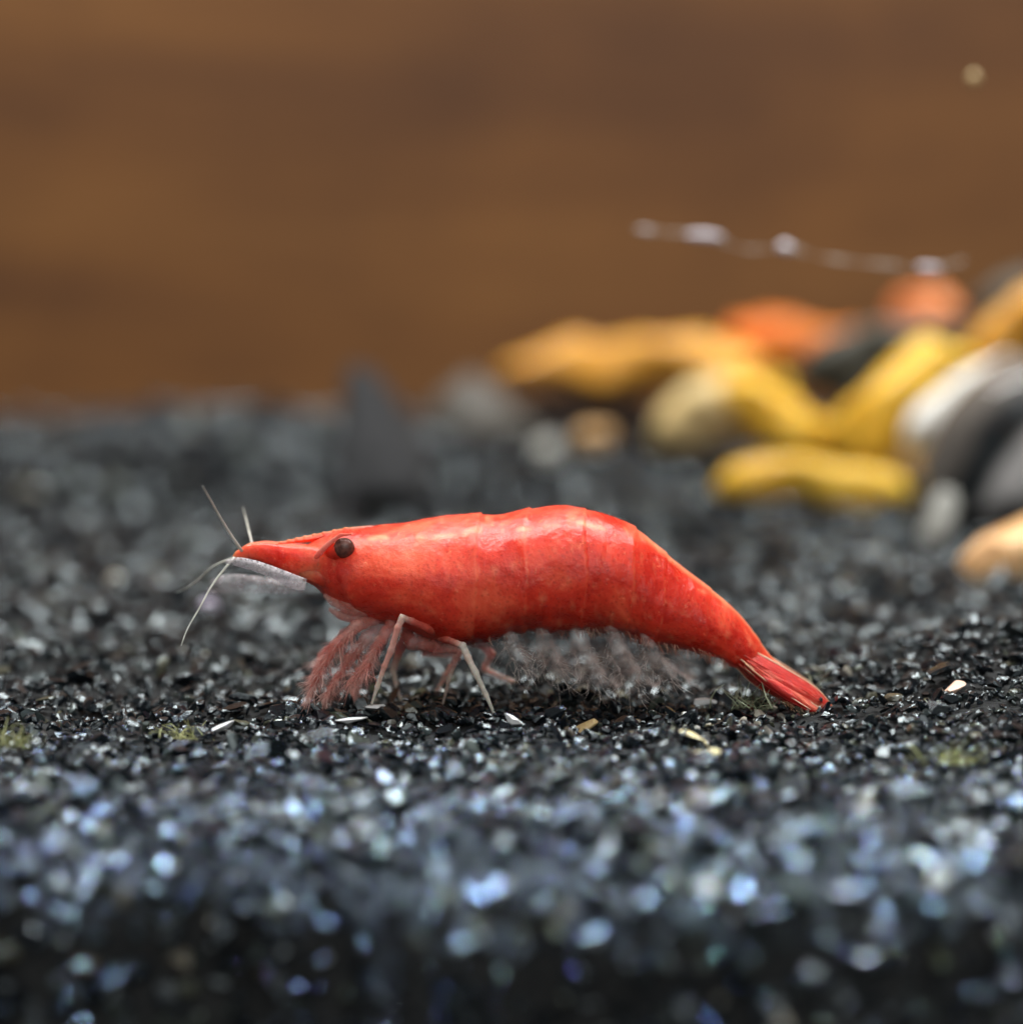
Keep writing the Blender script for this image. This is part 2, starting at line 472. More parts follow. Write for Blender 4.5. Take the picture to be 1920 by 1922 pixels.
def bake(sel, protos, faces):
    idx = np.nonzero(sel)[0]
    which = rng.integers(0, len(protos), len(idx))
    VV, FF, TT = [], [], []; off = 0
    for k, pv in enumerate(protos):
        ii = idx[which == k]
        if not len(ii): continue
        W = np.einsum('nij,vj->nvi', R[ii], pv) * size[ii][:, None, None] + P[ii][:, None, :]
        VV.append(W.reshape(-1, 3)); TT.append(np.repeat(tint[ii], len(pv)))
        FF.append((faces[None] + (np.arange(len(ii)) * len(pv))[:, None, None] + off).reshape(-1, 3))
        off += len(ii) * len(pv)
    return np.concatenate(VV), np.concatenate(FF), np.concatenate(TT)

Va, Fa, Ta = bake(near & ~own, MID, f2)
Vb, Fb, Tb = bake(~near & ~own, LOW, f1)
gr = big_mesh('loose_grains', np.vstack([Va, Vb]), np.vstack([Fa, Fb + len(Va)]), M['grain'], {'tint': np.concatenate([Ta, Tb])}, gravel_bed)
gr['kind'] = 'stuff'

PROTO = []
for k, pv in enumerate(MID[:24]):
    me = bpy.data.meshes.new('grain')
    me.from_pydata([tuple(q) for q in pv], [], [tuple(map(int, q)) for q in f2]); me.update()
    at_ = me.attributes.new('tint', 'FLOAT', 'POINT'); at_.data.foreach_set('value', np.full(len(pv), (k + 0.5) / 25.0, np.float32))
    me.materials.append(M['grain']); PROTO.append(me)
for i in np.nonzero(own)[0]:
    o = bpy.data.objects.new('grain', PROTO[int(rng.integers(0, len(PROTO)))])
    scene.collection.objects.link(o); o.parent = gravel_bed
    o.matrix_world = Matrix.Translation(P[i]) @ Matrix(R[i].tolist()).to_4x4() @ Matrix.Diagonal((size[i], size[i], size[i], 1))

# ------------------------------------------------------------------ pebbles at the back
def pebble(name, label, cat, pts, Y, m, ky=0.8, group=None, rough_amp=0.10, n=26, sides=20, sq=1.0):
    """A stone lofted along a centre line given in photograph pixels (px, py, half thickness px)."""
    sp = spline(pts, n)
    c0 = at(sp[:, 0].mean(), sp[:, 1].mean(), Y)
    sc = pxcm(Y)
    path = np.array([np.array(at(q[0], q[1], Y)) for q in sp]) - np.array(c0)
    t = np.linspace(-1, 1, n)
    cap = np.sqrt(np.maximum(0.0, 1 - np.abs(t) ** 5))    # rounded ends
    rad = sp[:, 2] * sc * np.maximum(cap, 0.03)
    V, F = tube_data(path, rad, sides, flat=ky, boxy=0.72)
    seed = random.uniform(0, 50)
    out = []
    for v in V:
        q = Vector(v)
        d = mnoise.fractal(q * 2.2 + Vector((seed, 0, 0)), 1.0, 2.0, 4) * rough_amp
        out.append(q + Vector((d * 0.6, d, d)))
    o = mesh_obj(name, out, F, m)
    o.location = c0
    return tag(o, label, cat, group)

M['yellow'] = stone_mat('yellow_stone', (0.70, 0.37, 0.03), (0.94, 0.62, 0.075), 2.6, 0.25, (1, 1, 1), c3=(0.92, 0.68, 0.18), sss=0.2)
M['amber'] = stone_mat('amber_stone', (0.60, 0.26, 0.03), (0.92, 0.48, 0.07), 2.4, 0.28, (0.6, 1, 1.5), c3=(0.88, 0.52, 0.13), sss=0.2)
M['orange'] = stone_mat('orange_stone', (0.74, 0.16, 0.02), (0.88, 0.27, 0.04), 1.8, 0.4, sss=0.2)
M['coral'] = stone_mat('coral_stone', (0.74, 0.18, 0.05), (0.9, 0.33, 0.12), 1.8, 0.35, sss=0.2)
M['cream'] = stone_mat('cream_stone', (0.62, 0.46, 0.19), (0.80, 0.62, 0.31), 2.2, 0.45, c3=(0.78, 0.66, 0.38))
M['olive'] = stone_mat('dark_olive_stone', (0.035, 0.035, 0.028), (0.085, 0.085, 0.060), 2.0, 0.5, c3=(0.14, 0.13, 0.09))
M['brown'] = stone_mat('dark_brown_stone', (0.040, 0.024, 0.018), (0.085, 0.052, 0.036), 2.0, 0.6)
M['peach'] = stone_mat('peach_stone', (0.74, 0.40, 0.17), (0.84, 0.56, 0.28), 1.8, 0.35, c3=(0.9, 0.74, 0.45), sss=0.2)
M['white'] = stone_mat('white_stone', (0.84, 0.83, 0.77), (0.92, 0.92, 0.88), 2.4, 0.3)
M['slate'] = stone_mat('dark_slate', (0.008, 0.009, 0.011), (0.020, 0.022, 0.025), 2.4, 0.85, c3=(0.035, 0.038, 0.040), bump=0.4)
M['greybrown'] = stone_mat('grey_brown_stone', (0.055, 0.05, 0.042), (0.12, 0.11, 0.095), 2.6, 0.6, bump=0.4)
M['tan'] = stone_mat('tan_stone', (0.45, 0.25, 0.09), (0.62, 0.38, 0.16), 2.4, 0.5)
M['palegrey'] = stone_mat('pale_grey_stone', (0.22, 0.23, 0.21), (0.36, 0.36, 0.33), 2.4, 0.5)

GY = 'yellow and orange pebbles piled behind the shrimp'
pebble('pebble', 'long amber pebble lying flat across the back of the pile', 'pebble',
       [(930, 694, 32), (1060, 684, 40), (1200, 676, 44), (1340, 684, 44), (1440, 700, 40), (1500, 718, 30)], 8.4, M['amber'], 1.1, GY)
pebble('pebble', 'flat bright orange pebble on top of the long amber one', 'pebble',
       [(1362, 628, 34), (1430, 624, 40), (1520, 634, 38), (1590, 640, 30), (1628, 640, 18)], 8.7, M['orange'], 1.2, GY)
pebble('pebble', 'rounded coral pebble sitting highest on the pile', 'pebble',
       [(1668, 598, 30), (1710, 590, 42), (1760, 585, 46), (1812, 600, 38)], 8.6, M['coral'], 1.1, GY)
pebble('pebble', 'dark olive pebble wedged between the orange and yellow pebbles', 'pebble',
       [(1488, 728, 30), (1540, 705, 60), (1610, 690, 76), (1690, 660, 62), (1790, 640, 44), (1850, 610, 36)], 8.0, M['olive'], 0.45, GY)
pebble('pebble', 'dull olive pebble behind the coral one at the picture edge', 'pebble',
       [(1820, 640, 40), (1880, 600, 62), (1960, 580, 66), (2060, 600, 40)], 9.4, M['olive'], 0.7, GY)
pebble('pebble', 'small yellow pebble below the flat orange one', 'pebble',
       [(1440, 705, 20), (1466, 706, 28), (1492, 700, 18)], 7.5, M['yellow'], 0.9, GY)
pebble('pebble', 'pale cream pebble with rough face under the amber pebble', 'pebble',
       [(1222, 850, 26), (1270, 808, 52), (1330, 780, 72), (1390, 785, 70), (1430, 815, 44)], 7.0, M['cream'], 0.8, GY, 0.09)
pebble('pebble', 'slanting yellow pebble running down from the cream one', 'pebble',
       [(1340, 750, 30), (1400, 760, 44), (1470, 795, 46), (1550, 840, 46), (1640, 880, 44)], 6.5, M['yellow'], 0.9, GY)
pebble('pebble', 'bright yellow pebble slanting upward beside the white one', 'pebble',
       [(1580, 880, 62), (1630, 810, 70), (1690, 745, 66), (1760, 695, 58), (1835, 665, 38)], 6.2, M['yellow'], 0.8, GY)
pebble('pebble', 'curved yellow pebble lowest and nearest in the pile', 'pebble',
       [(1338, 925, 26), (1400, 902, 44), (1480, 898, 46), (1570, 912, 46), (1650, 925, 42), (1712, 930, 38)], 5.6, M['yellow'], 1.0, GY, 0.05)
pebble('pebble', 'amber pebble leaning against the banded stone', 'pebble',
       [(1790, 740, 34), (1840, 690, 48), (1900, 630, 56), (1970, 570, 50), (2020, 530, 34)], 6.6, M['amber'], 0.9, GY)
pebble('pebble', 'brown pebble filling the middle under the slanting yellow ones', 'pebble',
       [(1450, 850, 24), (1530, 870, 36), (1620, 890, 44), (1700, 860, 50), (1730, 820, 30)], 6.7, M['tan'], 0.7, GY)
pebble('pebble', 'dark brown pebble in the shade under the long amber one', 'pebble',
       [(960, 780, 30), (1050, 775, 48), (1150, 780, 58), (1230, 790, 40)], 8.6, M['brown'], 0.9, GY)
pebble('pebble', 'small round tan pebble below the dark brown one', 'pebble',
       [(1078, 836, 20), (1110, 830, 34), (1150, 836, 26)], 7.2, M['tan'], 1.0, GY)
pebble('pebble', 'tiny dull pink pebble next to the round tan one', 'pebble',
       [(1000, 850, 14), (1025, 845, 24), (1055, 850, 14)], 7.2, M['palegrey'], 1.0, GY)
pebble('pebble', 'pale peach pebble alone on the gravel below the banded stone', 'pebble',
       [(1800, 1052, 22), (1860, 1040, 46), (1940, 1032, 54), (2040, 1040, 48), (2090, 1050, 20)], 3.1, M['peach'], 1.0, GY)
pebble('pebble', 'white pebble end poking out beside the banded stone', 'pebble',
       [(1712, 825, 30), (1750, 795, 50), (1800, 762, 44), (1850, 725, 26), (1900, 690, 14)], 5.7, M['white'], 0.8, GY)

# banded black and white stone
def banded_mat():
    m, nt, out = new_mat('banded_stone')
    tc = N(nt, 'ShaderNodeTexCoord')
    mp = N(nt, 'ShaderNodeMapping'); mp.inputs['Location'].default_value = (-0.62, 0, 0.55); mp.inputs['Scale'].default_value = (1.0, 0.2, 0.62)
    nt.links.new(tc.outputs['Object'], mp.inputs['Vector'])
    ns = N(nt, 'ShaderNodeTexNoise', Scale=2.0, Detail=3.0); nt.links.new(tc.outputs['Object'], ns.inputs['Vector'])
    ad = N(nt, 'ShaderNodeVectorMath', operation='MULTIPLY_ADD')
    nt.links.new(ns.outputs['Color'], ad.inputs[0]); ad.inputs[1].default_value = (0.14, 0.14, 0.14); nt.links.new(mp.outputs[0], ad.inputs[2])
    ln = N(nt, 'ShaderNodeVectorMath', operation='LENGTH'); nt.links.new(ad.outputs[0], ln.inputs[0])
    wv = N(nt, 'ShaderNodeMath', operation='DIVIDE'); nt.links.new(ln.outputs['Value'], wv.inputs[0]); wv.inputs[1].default_value = 1.4
    r = ramp(nt, [(0.10, (0.80, 0.81, 0.82)), (0.36, (0.9, 0.9, 0.9)), (0.605, (0.88, 0.89, 0.89)), (0.64, (0.035, 0.042, 0.045)),
                  (0.735, (0.030, 0.036, 0.040)), (0.775, (0.15, 0.135, 0.12)), (0.9, (0.10, 0.09, 0.08))])
    nt.links.new(wv.outputs[0], r.inputs[0])
    b = N(nt, 'ShaderNodeBsdfPrincipled', Roughness=0.1); nt.links.new(r.outputs[0], b.inputs['Base Color'])
    nt.links.new(b.outputs[0], out.inputs[0]); return m
M['banded'] = banded_mat()
pebble('banded_stone', 'glossy dark grey stone with curved white bands beside the pebble pile', 'stone',
       [(1740, 970, 40), (1790, 900, 80), (1850, 850, 118), (1930, 810, 140), (2010, 800, 130), (2080, 810, 80)], 5.0, M['banded'], 0.8, None, 0.05)
pebble('pebble', 'grey green pebble standing below the white one', 'pebble',
       [(1745, 1030, 20), (1762, 985, 30), (1775, 935, 26)], 4.2, M['palegrey'], 0.8, GY)

# dark pointed stone
def pointed_stone():
    import bmesh
    Y = 6.6
    pts = [(654, 700), (686, 680), (722, 728), (764, 790), (800, 850), (815, 925), (634, 925), (644, 800)]
    bm = bmesh.new(); c0 = at(750, 870, Y)
    for (x, y), dy in zip(pts, (0.05, 0.1, 0.1, 0.1, 0.1, 0.1, 0.0, 0.0)):
        p = at(x, y, Y) - c0
        for s in (-1, 1):
            w = 0.10 + 0.45 * (y - 680) / 200
            bm.verts.new(p + Vector((0, s * w + dy, 0)) + Vector((random.uniform(-.03, .03), 0, random.uniform(-.03, .03))))
    bm.verts.new(at(735, 880, Y) - c0 + Vector((0, -0.75, 0)))
    bmesh.ops.convex_hull(bm, input=bm.verts)
    bmesh.ops.bevel(bm, geom=bm.edges[:], offset=0.03, segments=2, affect='EDGES')
    me = bpy.data.meshes.new('pointed_stone'); bm.to_mesh(me); bm.free(); me.materials.append(M['slate'])
    o = link(bpy.data.objects.new('pointed_stone', me)); o.location = c0
    tag(o, 'dark slate stone with a sharp upright point behind the shrimp', 'stone')
pointed_stone()
pebble('stone', 'low grey brown stone between the pointed stone and the amber pebble', 'stone',
       [(790, 850, 30), (850, 800, 60), (910, 780, 66), (970, 800, 50), (1020, 840, 24)], 8.4, M['greybrown'], 0.9, None, 0.12)
for lab, pts, mk in (('tan pebble just beside the pointed stone', [(555, 800, 18), (592, 795, 32), (635, 805, 20)], 'tan'),
                     ('pale grey pebble on the far hump of gravel', [(270, 850, 20), (310, 825, 36), (352, 810, 22)], 'palegrey'),
                     ('small dull grey pebble farthest along the gravel hump', [(165, 812, 18), (195, 800, 30), (225, 798, 18)], 'palegrey'),
                     ('faint olive pebble between the grey and tan pebbles', [(430, 830, 16), (455, 820, 26), (482, 822, 16)], 'greybrown')):
    pebble('pebble', lab, 'pebble', pts, 9.2, M[mk], 1.0, 'small pebbles at the back edge of the gravel')

# ------------------------------------------------------------------ the shrimp
shrimp = empty('shrimp', at(960, 1330, 0))
tag(shrimp, 'bright red shrimp standing side-on on the black gravel', 'shrimp')

ST = [  # top (px,py), bottom (px,py), half width cm
    (556, 1042, 562, 1070, 0.045), (578, 1022, 584, 1092, 0.09), (610, 1005, 614, 1124, 0.15), (650, 993, 652, 1148, 0.20),
    (700, 988, 698, 1160, 0.235), (760, 981, 752, 1174, 0.262), (830, 971, 815, 1198, 0.28), (890, 967, 868, 1207, 0.285),
    (940, 965, 922, 1196, 0.28), (1000, 956, 982, 1184, 0.28), (1060, 950, 1046, 1184, 0.272), (1115, 960, 1098, 1182, 0.262),
    (1165, 976, 1140, 1181, 0.247), (1205, 1000, 1178, 1190, 0.23), (1245, 1034, 1214, 1206, 0.21), (1290, 1070, 1260, 1214, 0.19),
    (1340, 1110, 1308, 1222, 0.165), (1385, 1150, 1350, 1238, 0.14), (1415, 1188, 1380, 1254, 0.115), (1434, 1215, 1400, 1270, 0.09),
    (1452, 1236, 1424, 1276, 0.058), (1476, 1256, 1456, 1284, 0.034), (1500, 1277, 1488, 1294, 0.014)]
SEAM = [7.25, 8.9, 10.75, 12.75, 14.2, 15.9, 18.6]       # rear edges of carapace and tail rings, by station

def build_body():
    n, sd = 320, 84
    sp = spline(ST, n); tt = np.linspace(0, len(ST) - 1, n)
    V, W = [], []
    for i in range(n):
        T = np.array(at(sp[i, 0], sp[i, 1])); B = np.array(at(sp[i, 2], sp[i, 3])); hw = max(0.006, sp[i, 4])
        c = (T + B) / 2; v = (T - B) / 2
        for k in range(sd):
            th = 2 * math.pi * k / sd
            s, co = math.sin(th), math.cos(th)
            # seams slant: lower edges sit further back
            t = tt[i] - 0.22 * (1 - s) * 0.5 + 0.12 * math.sin(th * 2) ** 2
            f = 1.0; w = 0.0
            prev = 0.0
            for q in SEAM:
                if t <= q:
                    u = (t - prev) / (q - prev)
                    if q > 7.5 or u > 0.75:
                        f = 1 + 0.030 * max(0, u) ** 4
                        w = 0.16 * max(0, (u - 0.94) / 0.06) * max(0, 0.45 + 1.6 * mnoise.noise(Vector((co * 3, s * 3, q))))
                    break
                prev = q
            fe = 2.75 + 0.9 * max(0, -s)                  # front edge of the carapace, further back lower down
            if tt[i] < fe and s < 0.75:
                f *= 1 - 0.055 * min(1, (fe - tt[i]) / 0.08) * min(1, (0.75 - s) / 0.3)
            wide = hw * co * (1 + 0.10 * -s) * f
            wob = 0.020 * mnoise.fractal(Vector((tt[i] * 0.9, s * 1.3, co * 1.3)), 1.0, 2.0, 4)
            p = c + v * s * (f + wob) + np.array((0, 1, 0)) * (wide + wob * 0.4 * (1 if co > 0 else -1))
            # ragged lower hem of the tail plates
            if s < -0.7 and 7 < tt[i] < 18:
                p = p + v * (s + 0.7) * (0.10 * math.sin(tt[i] * 3.3) + 0.22 * mnoise.fractal(Vector((tt[i] * 2.5, co * 2, 7)), 1.0, 2.0, 4))
            if tt[i] > 12.5 and s > 0.9: w = max(w, 0.6 * (s - 0.9) / 0.1 * min(1, tt[i] - 12.5))   # golden line down the rear back
            if 3.3 < tt[i] < 11.5:                        # broken pale line along the upper flank: pigment, with a highlight painted in
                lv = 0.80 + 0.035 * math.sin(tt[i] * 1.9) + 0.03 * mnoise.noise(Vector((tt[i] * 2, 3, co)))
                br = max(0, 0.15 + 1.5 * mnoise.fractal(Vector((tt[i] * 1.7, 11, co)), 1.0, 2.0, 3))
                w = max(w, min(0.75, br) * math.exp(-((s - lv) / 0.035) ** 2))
            w = min(1, w + max(0, 0.55 * mnoise.fractal(Vector((tt[i] * 2.6, s * 5, co * 2 + 4)), 1.0, 2.1, 5) - 0.16))
            V.append(p); W.append(w)
    F = []
    for i in range(n - 1):
        for k in range(sd):
            k2 = (k + 1) % sd
            F.append((i * sd + k, (i + 1) * sd + k, (i + 1) * sd + k2, i * sd + k2))
    F.append(tuple(range(sd))); F.append(tuple((n - 1) * sd + k for k in range(sd))[::-1])
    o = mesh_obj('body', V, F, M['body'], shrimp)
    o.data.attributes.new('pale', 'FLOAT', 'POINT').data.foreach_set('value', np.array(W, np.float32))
    return o
body = build_body()

def limb(name, pts, m, sides=10, flat=0.8, parent=shrimp, knobs=True, thin=1.0):
    """Jointed limb from (px, py, Y, r px[, paleness]) joints: straight segments, thickened at the joints."""
    P, Rr, W = [], [], []
    for a, b in zip(pts[:-1], pts[1:]):
        pa, pb = np.array(at(*a[:3])), np.array(at(*b[:3]))
        wa, wb_ = (a[4] if len(a) > 4 else 0), (b[4] if len(b) > 4 else 0)
        for f in np.linspace(0, 1, 9, endpoint=False):
            P.append(pa + (pb - pa) * f)
            r = a[3] + (b[3] - a[3]) * f
            if knobs: r *= 1 + 0.22 * (math.exp(-(f / 0.12) ** 2) + math.exp(-((1 - f) / 0.12) ** 2)) - 0.08 + random.uniform(-.05, .05)
            Rr.append(r * thin * pxcm(a[2])); W.append(wa + (wb_ - wa) * f)
    P.append(np.array(at(*pts[-1][:3]))); Rr.append(pts[-1][3] * pxcm(pts[-1][2]) * 0.6); W.append(pts[-1][4] if len(pts[-1]) > 4 else 0)
    V, F = tube_data(P, Rr, sides, flat)
    o = mesh_obj(name, V, F, m, parent)
    at_ = o.data.attributes.new('pale', 'FLOAT', 'POINT'); at_.data.foreach_set('value', np.repeat(np.array(W, np.float32), sides))
    return o

def hairs(name, roots, m, parent):
    """Bristles: list of (start, end, sag, radius) in world cm, joined in one tuft."""
    parts = []
    for a, b, sag, r in roots:
        a, b, sag = np.array(a), np.array(b), np.array(sag)
        P = [a + (b - a) * f + sag * (f * (1 - f)) * 4 * 0.5 for f in (0, 0.33, 0.66, 1)]
        parts.append(tube_data(P, [r, r * 0.9, r * 0.7, r * 0.25], 4))
    V, F = join_data(parts)
    o = mesh_obj(name, V, F, m, parent)
    return o

# eyes
def eye(side):
    Y = -0.152 * side
    c = at(646, 1029, Y)
    V, F = [], []
    nn = 24
    for i in range(nn + 1):
        ph = math.pi * i / nn
        for k in range(nn):
            th = 2 * math.pi * k / nn
            V.append(c + Vector((0.043 * math.sin(ph) * math.cos(th), 0.034 * math.cos(ph), 0.043 * math.sin(ph) * math.sin(th))))
    for i in range(nn):
        for k in range(nn):
            F.append((i * nn + k, i * nn + (k + 1) % nn, (i + 1) * nn + (k + 1) % nn, (i + 1) * nn + k))
    e = mesh_obj('eye', V, F, M['eye'], shrimp)
    limb('eye_stalk', [(612, 1044, Y * 0.45, 14), (630, 1036, Y * 0.85, 19), (640, 1032, Y, 17)], M['body'], parent=e, knobs=False)
eye(1); eye(-1)
for o in list(scene.objects):
    if o.name.startswith('eye') and 'stalk' not in o.name: o['label'] = 'dark brown glossy eye'

for sgn in (-1, 1):
    limb('orbit_ridge', [(660, 1003, 0.155 * sgn, 2), (640, 1004, 0.168 * sgn, 4, .1), (618, 1020, 0.148 * sgn, 5, .35), (600, 1038, 0.118 * sgn, 6, .2), (590, 1050, 0.10 * sgn, 4)], M['leg'], 8, knobs=False)
    limb('antenna_base', [(668, 1112, 0.13 * sgn, 10), (636, 1098, 0.125 * sgn, 17), (604, 1086, 0.108 * sgn, 16), (560, 1072, 0.09 * sgn, 9)], M['body'], 12, knobs=False)
    limb('mouthpart', [(690, 1146, 0.13 * sgn, 14), (655, 1140, 0.14 * sgn, 15, .1), (625, 1128, 0.12 * sgn, 9, .3), (608, 1116, 0.10 * sgn, 4, .5)], M['frontleg'], 10, knobs=False)
    limb('mouthpart', [(700, 1158, 0.10 * sgn, 12), (668, 1160, 0.12 * sgn, 12, .1), (640, 1156, 0.11 * sgn, 8, .3), (618, 1142, 0.10 * sgn, 4, .4)], M['frontleg'], 10, knobs=False)

# rostrum: a toothed blade between the eyes
def rostrum():
    top = spline([(700, 986), (650, 991), (610, 999), (575, 1006), (545, 1013), (515, 1020)], 40)
    bot = spline([(700, 1000), (650, 1006), (610, 1014), (575, 1018), (545, 1020), (515, 1022)], 40)
    V = []
    for i, (a, b) in enumerate(zip(top, bot)):
        tooth = 1.6 * (i % 4 == 0) * (i > 6)
        T, B = at(a[0] - tooth, a[1] - tooth), at(b[0], b[1])
        w = 0.020 * (1 - i / 42) + 0.003
        mid = (T + B) / 2
        V += [T, mid + Vector((0, w, 0)), B, mid - Vector((0, w, 0))]
    F = [(i * 4 + k, i * 4 + (k + 1) % 4, (i + 1) * 4 + (k + 1) % 4, (i + 1) * 4 + k) for i in range(39) for k in range(4)]
    F += [(0, 3, 2, 1), (156, 157, 158, 159)]
    mesh_obj('rostrum', V, F, M['body'], shrimp, smooth=False)
rostrum()

# feeler bases and feelers
for sgn in (-1, 1):
    dx, dy = (0, 0) if sgn < 0 else (6, -3)
    b = limb('antennule_base', [(612 + dx, 1066 + dy, 0.06 * sgn, 42), (572 + dx, 1056 + dy, 0.075 * sgn, 33), (530 + dx, 1045 + dy, 0.08 * sgn, 24),
                            (492 + dx, 1036 + dy, 0.08 * sgn, 18.5, .1), (466 + dx, 1035 + dy, 0.08 * sgn, 14, .3), (446 + dx, 1043 + dy, 0.08 * sgn, 9, .5), (438 + dx, 1048 + dy, 0.08 * sgn, 4, .6)], M['body'], 14, knobs=False, flat=0.6)
for pts in ([(454, 1034, -0.10, 4.2), (436, 1008, -0.16, 3.6), (415, 974, -0.24, 3.0), (396, 940, -0.34, 2.2), (380, 912, -0.46, 1.2)],
            [(474, 1024, 0.10, 3.2), (468, 1000, 0.16, 3.0), (462, 975, 0.26, 2.2), (456, 952, 0.4, 1.0)],
            [(444, 1045, 0.08, 3.2), (402, 1062, 0.10, 2.6), (372, 1088, 0.14, 2.2), (350, 1104, 0.2, 1.6), (332, 1112, 0.28, 0.8)],
            [(440, 1046, -0.10, 3.4), (418, 1072, -0.13, 3.0), (396, 1102, -0.17, 2.6), (374, 1142, -0.22, 2.2), (352, 1180, -0.28, 1.6), (340, 1212, -0.34, 0.8)]):
    sp = spline(pts, 20)
    V, F = tube_data([np.array(at(*q[:3])) for q in sp], [q[3] * 0.78 * pxcm(0) for q in sp], 6)
    mesh_obj('antenna', V, F, M['feeler'], shrimp)

def plate(name, upper, lower, Y, m, bulge=0.03, rim=None, n=24, nw=8, parent=shrimp, thick=0.006, twist=0.0):
    """A thin curved plate between two outlines given in photograph pixels."""
    U, L = spline(upper, n), spline(lower, n)
    V = []
    for side in (1, -1):
        for i in range(n):
            for j in range(nw + 1):
                f = j / nw
                q = U[i] * (1 - f) + L[i] * f
                e = math.sin(math.pi * f) * math.sin(math.pi * min(1, max(0, 0.08 + 0.84 * i / (n - 1))))
                y = Y - bulge * e + side * thick * (0.25 + e) + twist * i / (n - 1)
                V.append(at(q[0], q[1], y))
    o2 = n * (nw + 1); F = []
    idx = lambda i, j, s: s * o2 + i * (nw + 1) + j
    for i in range(n - 1):
        for j in range(nw):
            F.append((idx(i, j, 0), idx(i, j + 1, 0), idx(i + 1, j + 1, 0), idx(i + 1, j, 0)))
            F.append((idx(i, j, 1), idx(i + 1, j, 1), idx(i + 1, j + 1, 1), idx(i, j + 1, 1)))
        F.append((idx(i, 0, 0), idx(i + 1, 0, 0), idx(i + 1, 0, 1), idx(i, 0, 1)))
        F.append((idx(i, nw, 0), idx(i, nw, 1), idx(i + 1, nw, 1), idx(i + 1, nw, 0)))
    for j in range(nw):
        F.append((idx(0, j, 0), idx(0, j, 1), idx(0, j + 1, 1), idx(0, j + 1, 0)))
        F.append((idx(n - 1, j, 0), idx(n - 1, j + 1, 0), idx(n - 1, j + 1, 1), idx(n - 1, j, 1)))
    o = mesh_obj(name, V, F, m, parent)
    if rim:
        for edge, r in rim:
            E = U if edge == 'u' else L
            Vr, Fr = tube_data([np.array(at(q[0], q[1], Y + twist * i / (n - 1))) for i, q in enumerate(E)], [r * pxcm(0) * (1 - 0.6 * i / n) for i in range(n)], 6)
            mesh_obj('edge', Vr, Fr, M['rim'] if m is M['fan'] else M['feeler'], o)
    return o

# pale clear scales under the feeler bases
sc_ = plate('antennal_scale', [(576, 1087), (540, 1073), (490, 1055), (450, 1046), (426, 1050)], [(572, 1108), (548, 1105), (498, 1080), (452, 1065), (422, 1057)],
            -0.15, M['membrane'], 0.012, None, thick=0.003)
sc_['label'] = 'clear whitish antenna scale'
plate('antennal_scale', [(572, 1092), (530, 1088), (480, 1080), (430, 1078), (395, 1088)], [(568, 1112), (530, 1114), (480, 1113), (430, 1114), (386, 1112)],
      0.12, M['membrane_far'], 0.02)['label'] = 'clear whitish antenna scale'

# walking legs; joint paleness includes highlights painted into the colour
limb('leg', [(846, 1192, -0.10, 17), (806, 1181, -0.22, 11), (772, 1166, -0.27, 9, .1), (755, 1160, -0.29, 10, .75), (747, 1178, -0.30, 8.5, .35), (734, 1222, -0.31, 9, .45), (722, 1250, -0.31, 7, .4), (708, 1290, -0.31, 6, .9), (697, 1324, -0.30, 3.0, 1)], M['leg'], thin=0.78)
limb('leg', [(800, 1186, -0.08, 18), (838, 1200, -0.20, 10), (858, 1208, -0.27, 8, .3), (868, 1212, -0.28, 10, 1), (878, 1234, -0.29, 9, .75), (892, 1262, -0.31, 8.5, 1), (912, 1304, -0.32, 6.5, .9), (930, 1346, -0.33, 3.2, 1)], M['leg'], thin=0.78)
limb('leg', [(770, 1176, 0.02, 16), (752, 1215, 0.06, 12, .1), (738, 1258, 0.10, 7.5, .9), (746, 1296, 0.10, 5.5, .8), (758, 1332, 0.10, 2.5, 1)], M['leg'], thin=0.78)
limb('leg', [(860, 1196, 0.10, 18), (905, 1208, 0.20, 12), (922, 1228, 0.24, 10, .3), (908, 1256, 0.26, 7, .8), (985, 1290, 0.3, 5, 1), (1030, 1312, 0.3, 2, 1)], M['frontleg'], thin=0.85)
limb('leg', [(820, 1192, 0.10, 20), (800, 1222, 0.18, 13), (862, 1228, 0.22, 9, .3), (836, 1270, 0.24, 6, .8), (806, 1322, 0.24, 2, 1)], M['frontleg'], thin=0.85)
limb('leg', [(752, 1172, -0.04, 24), (775, 1204, -0.10, 20), (820, 1214, -0.13, 17), (862, 1220, -0.14, 9, .2), (846, 1262, -0.1, 6, .8), (830, 1326, -0.08, 2, 1)], M['frontleg'], thin=0.85)

# bristly feeding legs folded under the head
FRONT = [[(716, 1158, -0.10, 14), (668, 1176, -0.16, 12), (628, 1212, -0.18, 11), (596, 1268, -0.18, 9), (578, 1316, -0.16, 4)],
         [(728, 1164, -0.04, 15), (690, 1196, -0.08, 13), (656, 1236, -0.10, 11), (622, 1290, -0.10, 7), (606, 1322, -0.08, 4)],
         [(704, 1154, 0.06, 14), (648, 1192, 0.10, 12), (606, 1232, 0.14, 10), (584, 1282, 0.15, 6)],
         [(740, 1168, 0.08, 15), (706, 1218, 0.14, 12), (676, 1262, 0.16, 9), (660, 1312, 0.16, 4)],
         [(736, 1168, -0.14, 13), (712, 1206, -0.2, 11), (690, 1246, -0.22, 8), (650, 1288, -0.2, 5)]]
for q in FRONT:
    o = limb('feeding_leg', q, M['frontleg'], knobs=True)
    roots = []
    for a, b in zip(q[1:-1], q[2:]):
        for _ in range(95):
            f = random.random()
            p = [a[i] + (b[i] - a[i]) * f for i in range(4)]
            s = at(*p[:3])
            e = at(p[0] + random.gauss(-8, 15), p[1] + abs(random.gauss(28, 12)), p[2] + random.gauss(0, 0.06))
            roots.append((s, e, (random.gauss(0, .01), random.gauss(0, .01), 0), random.uniform(0.4, 0.9) * pxcm(0)))
    hairs('bristles', roots, M['pinkhair'], o)

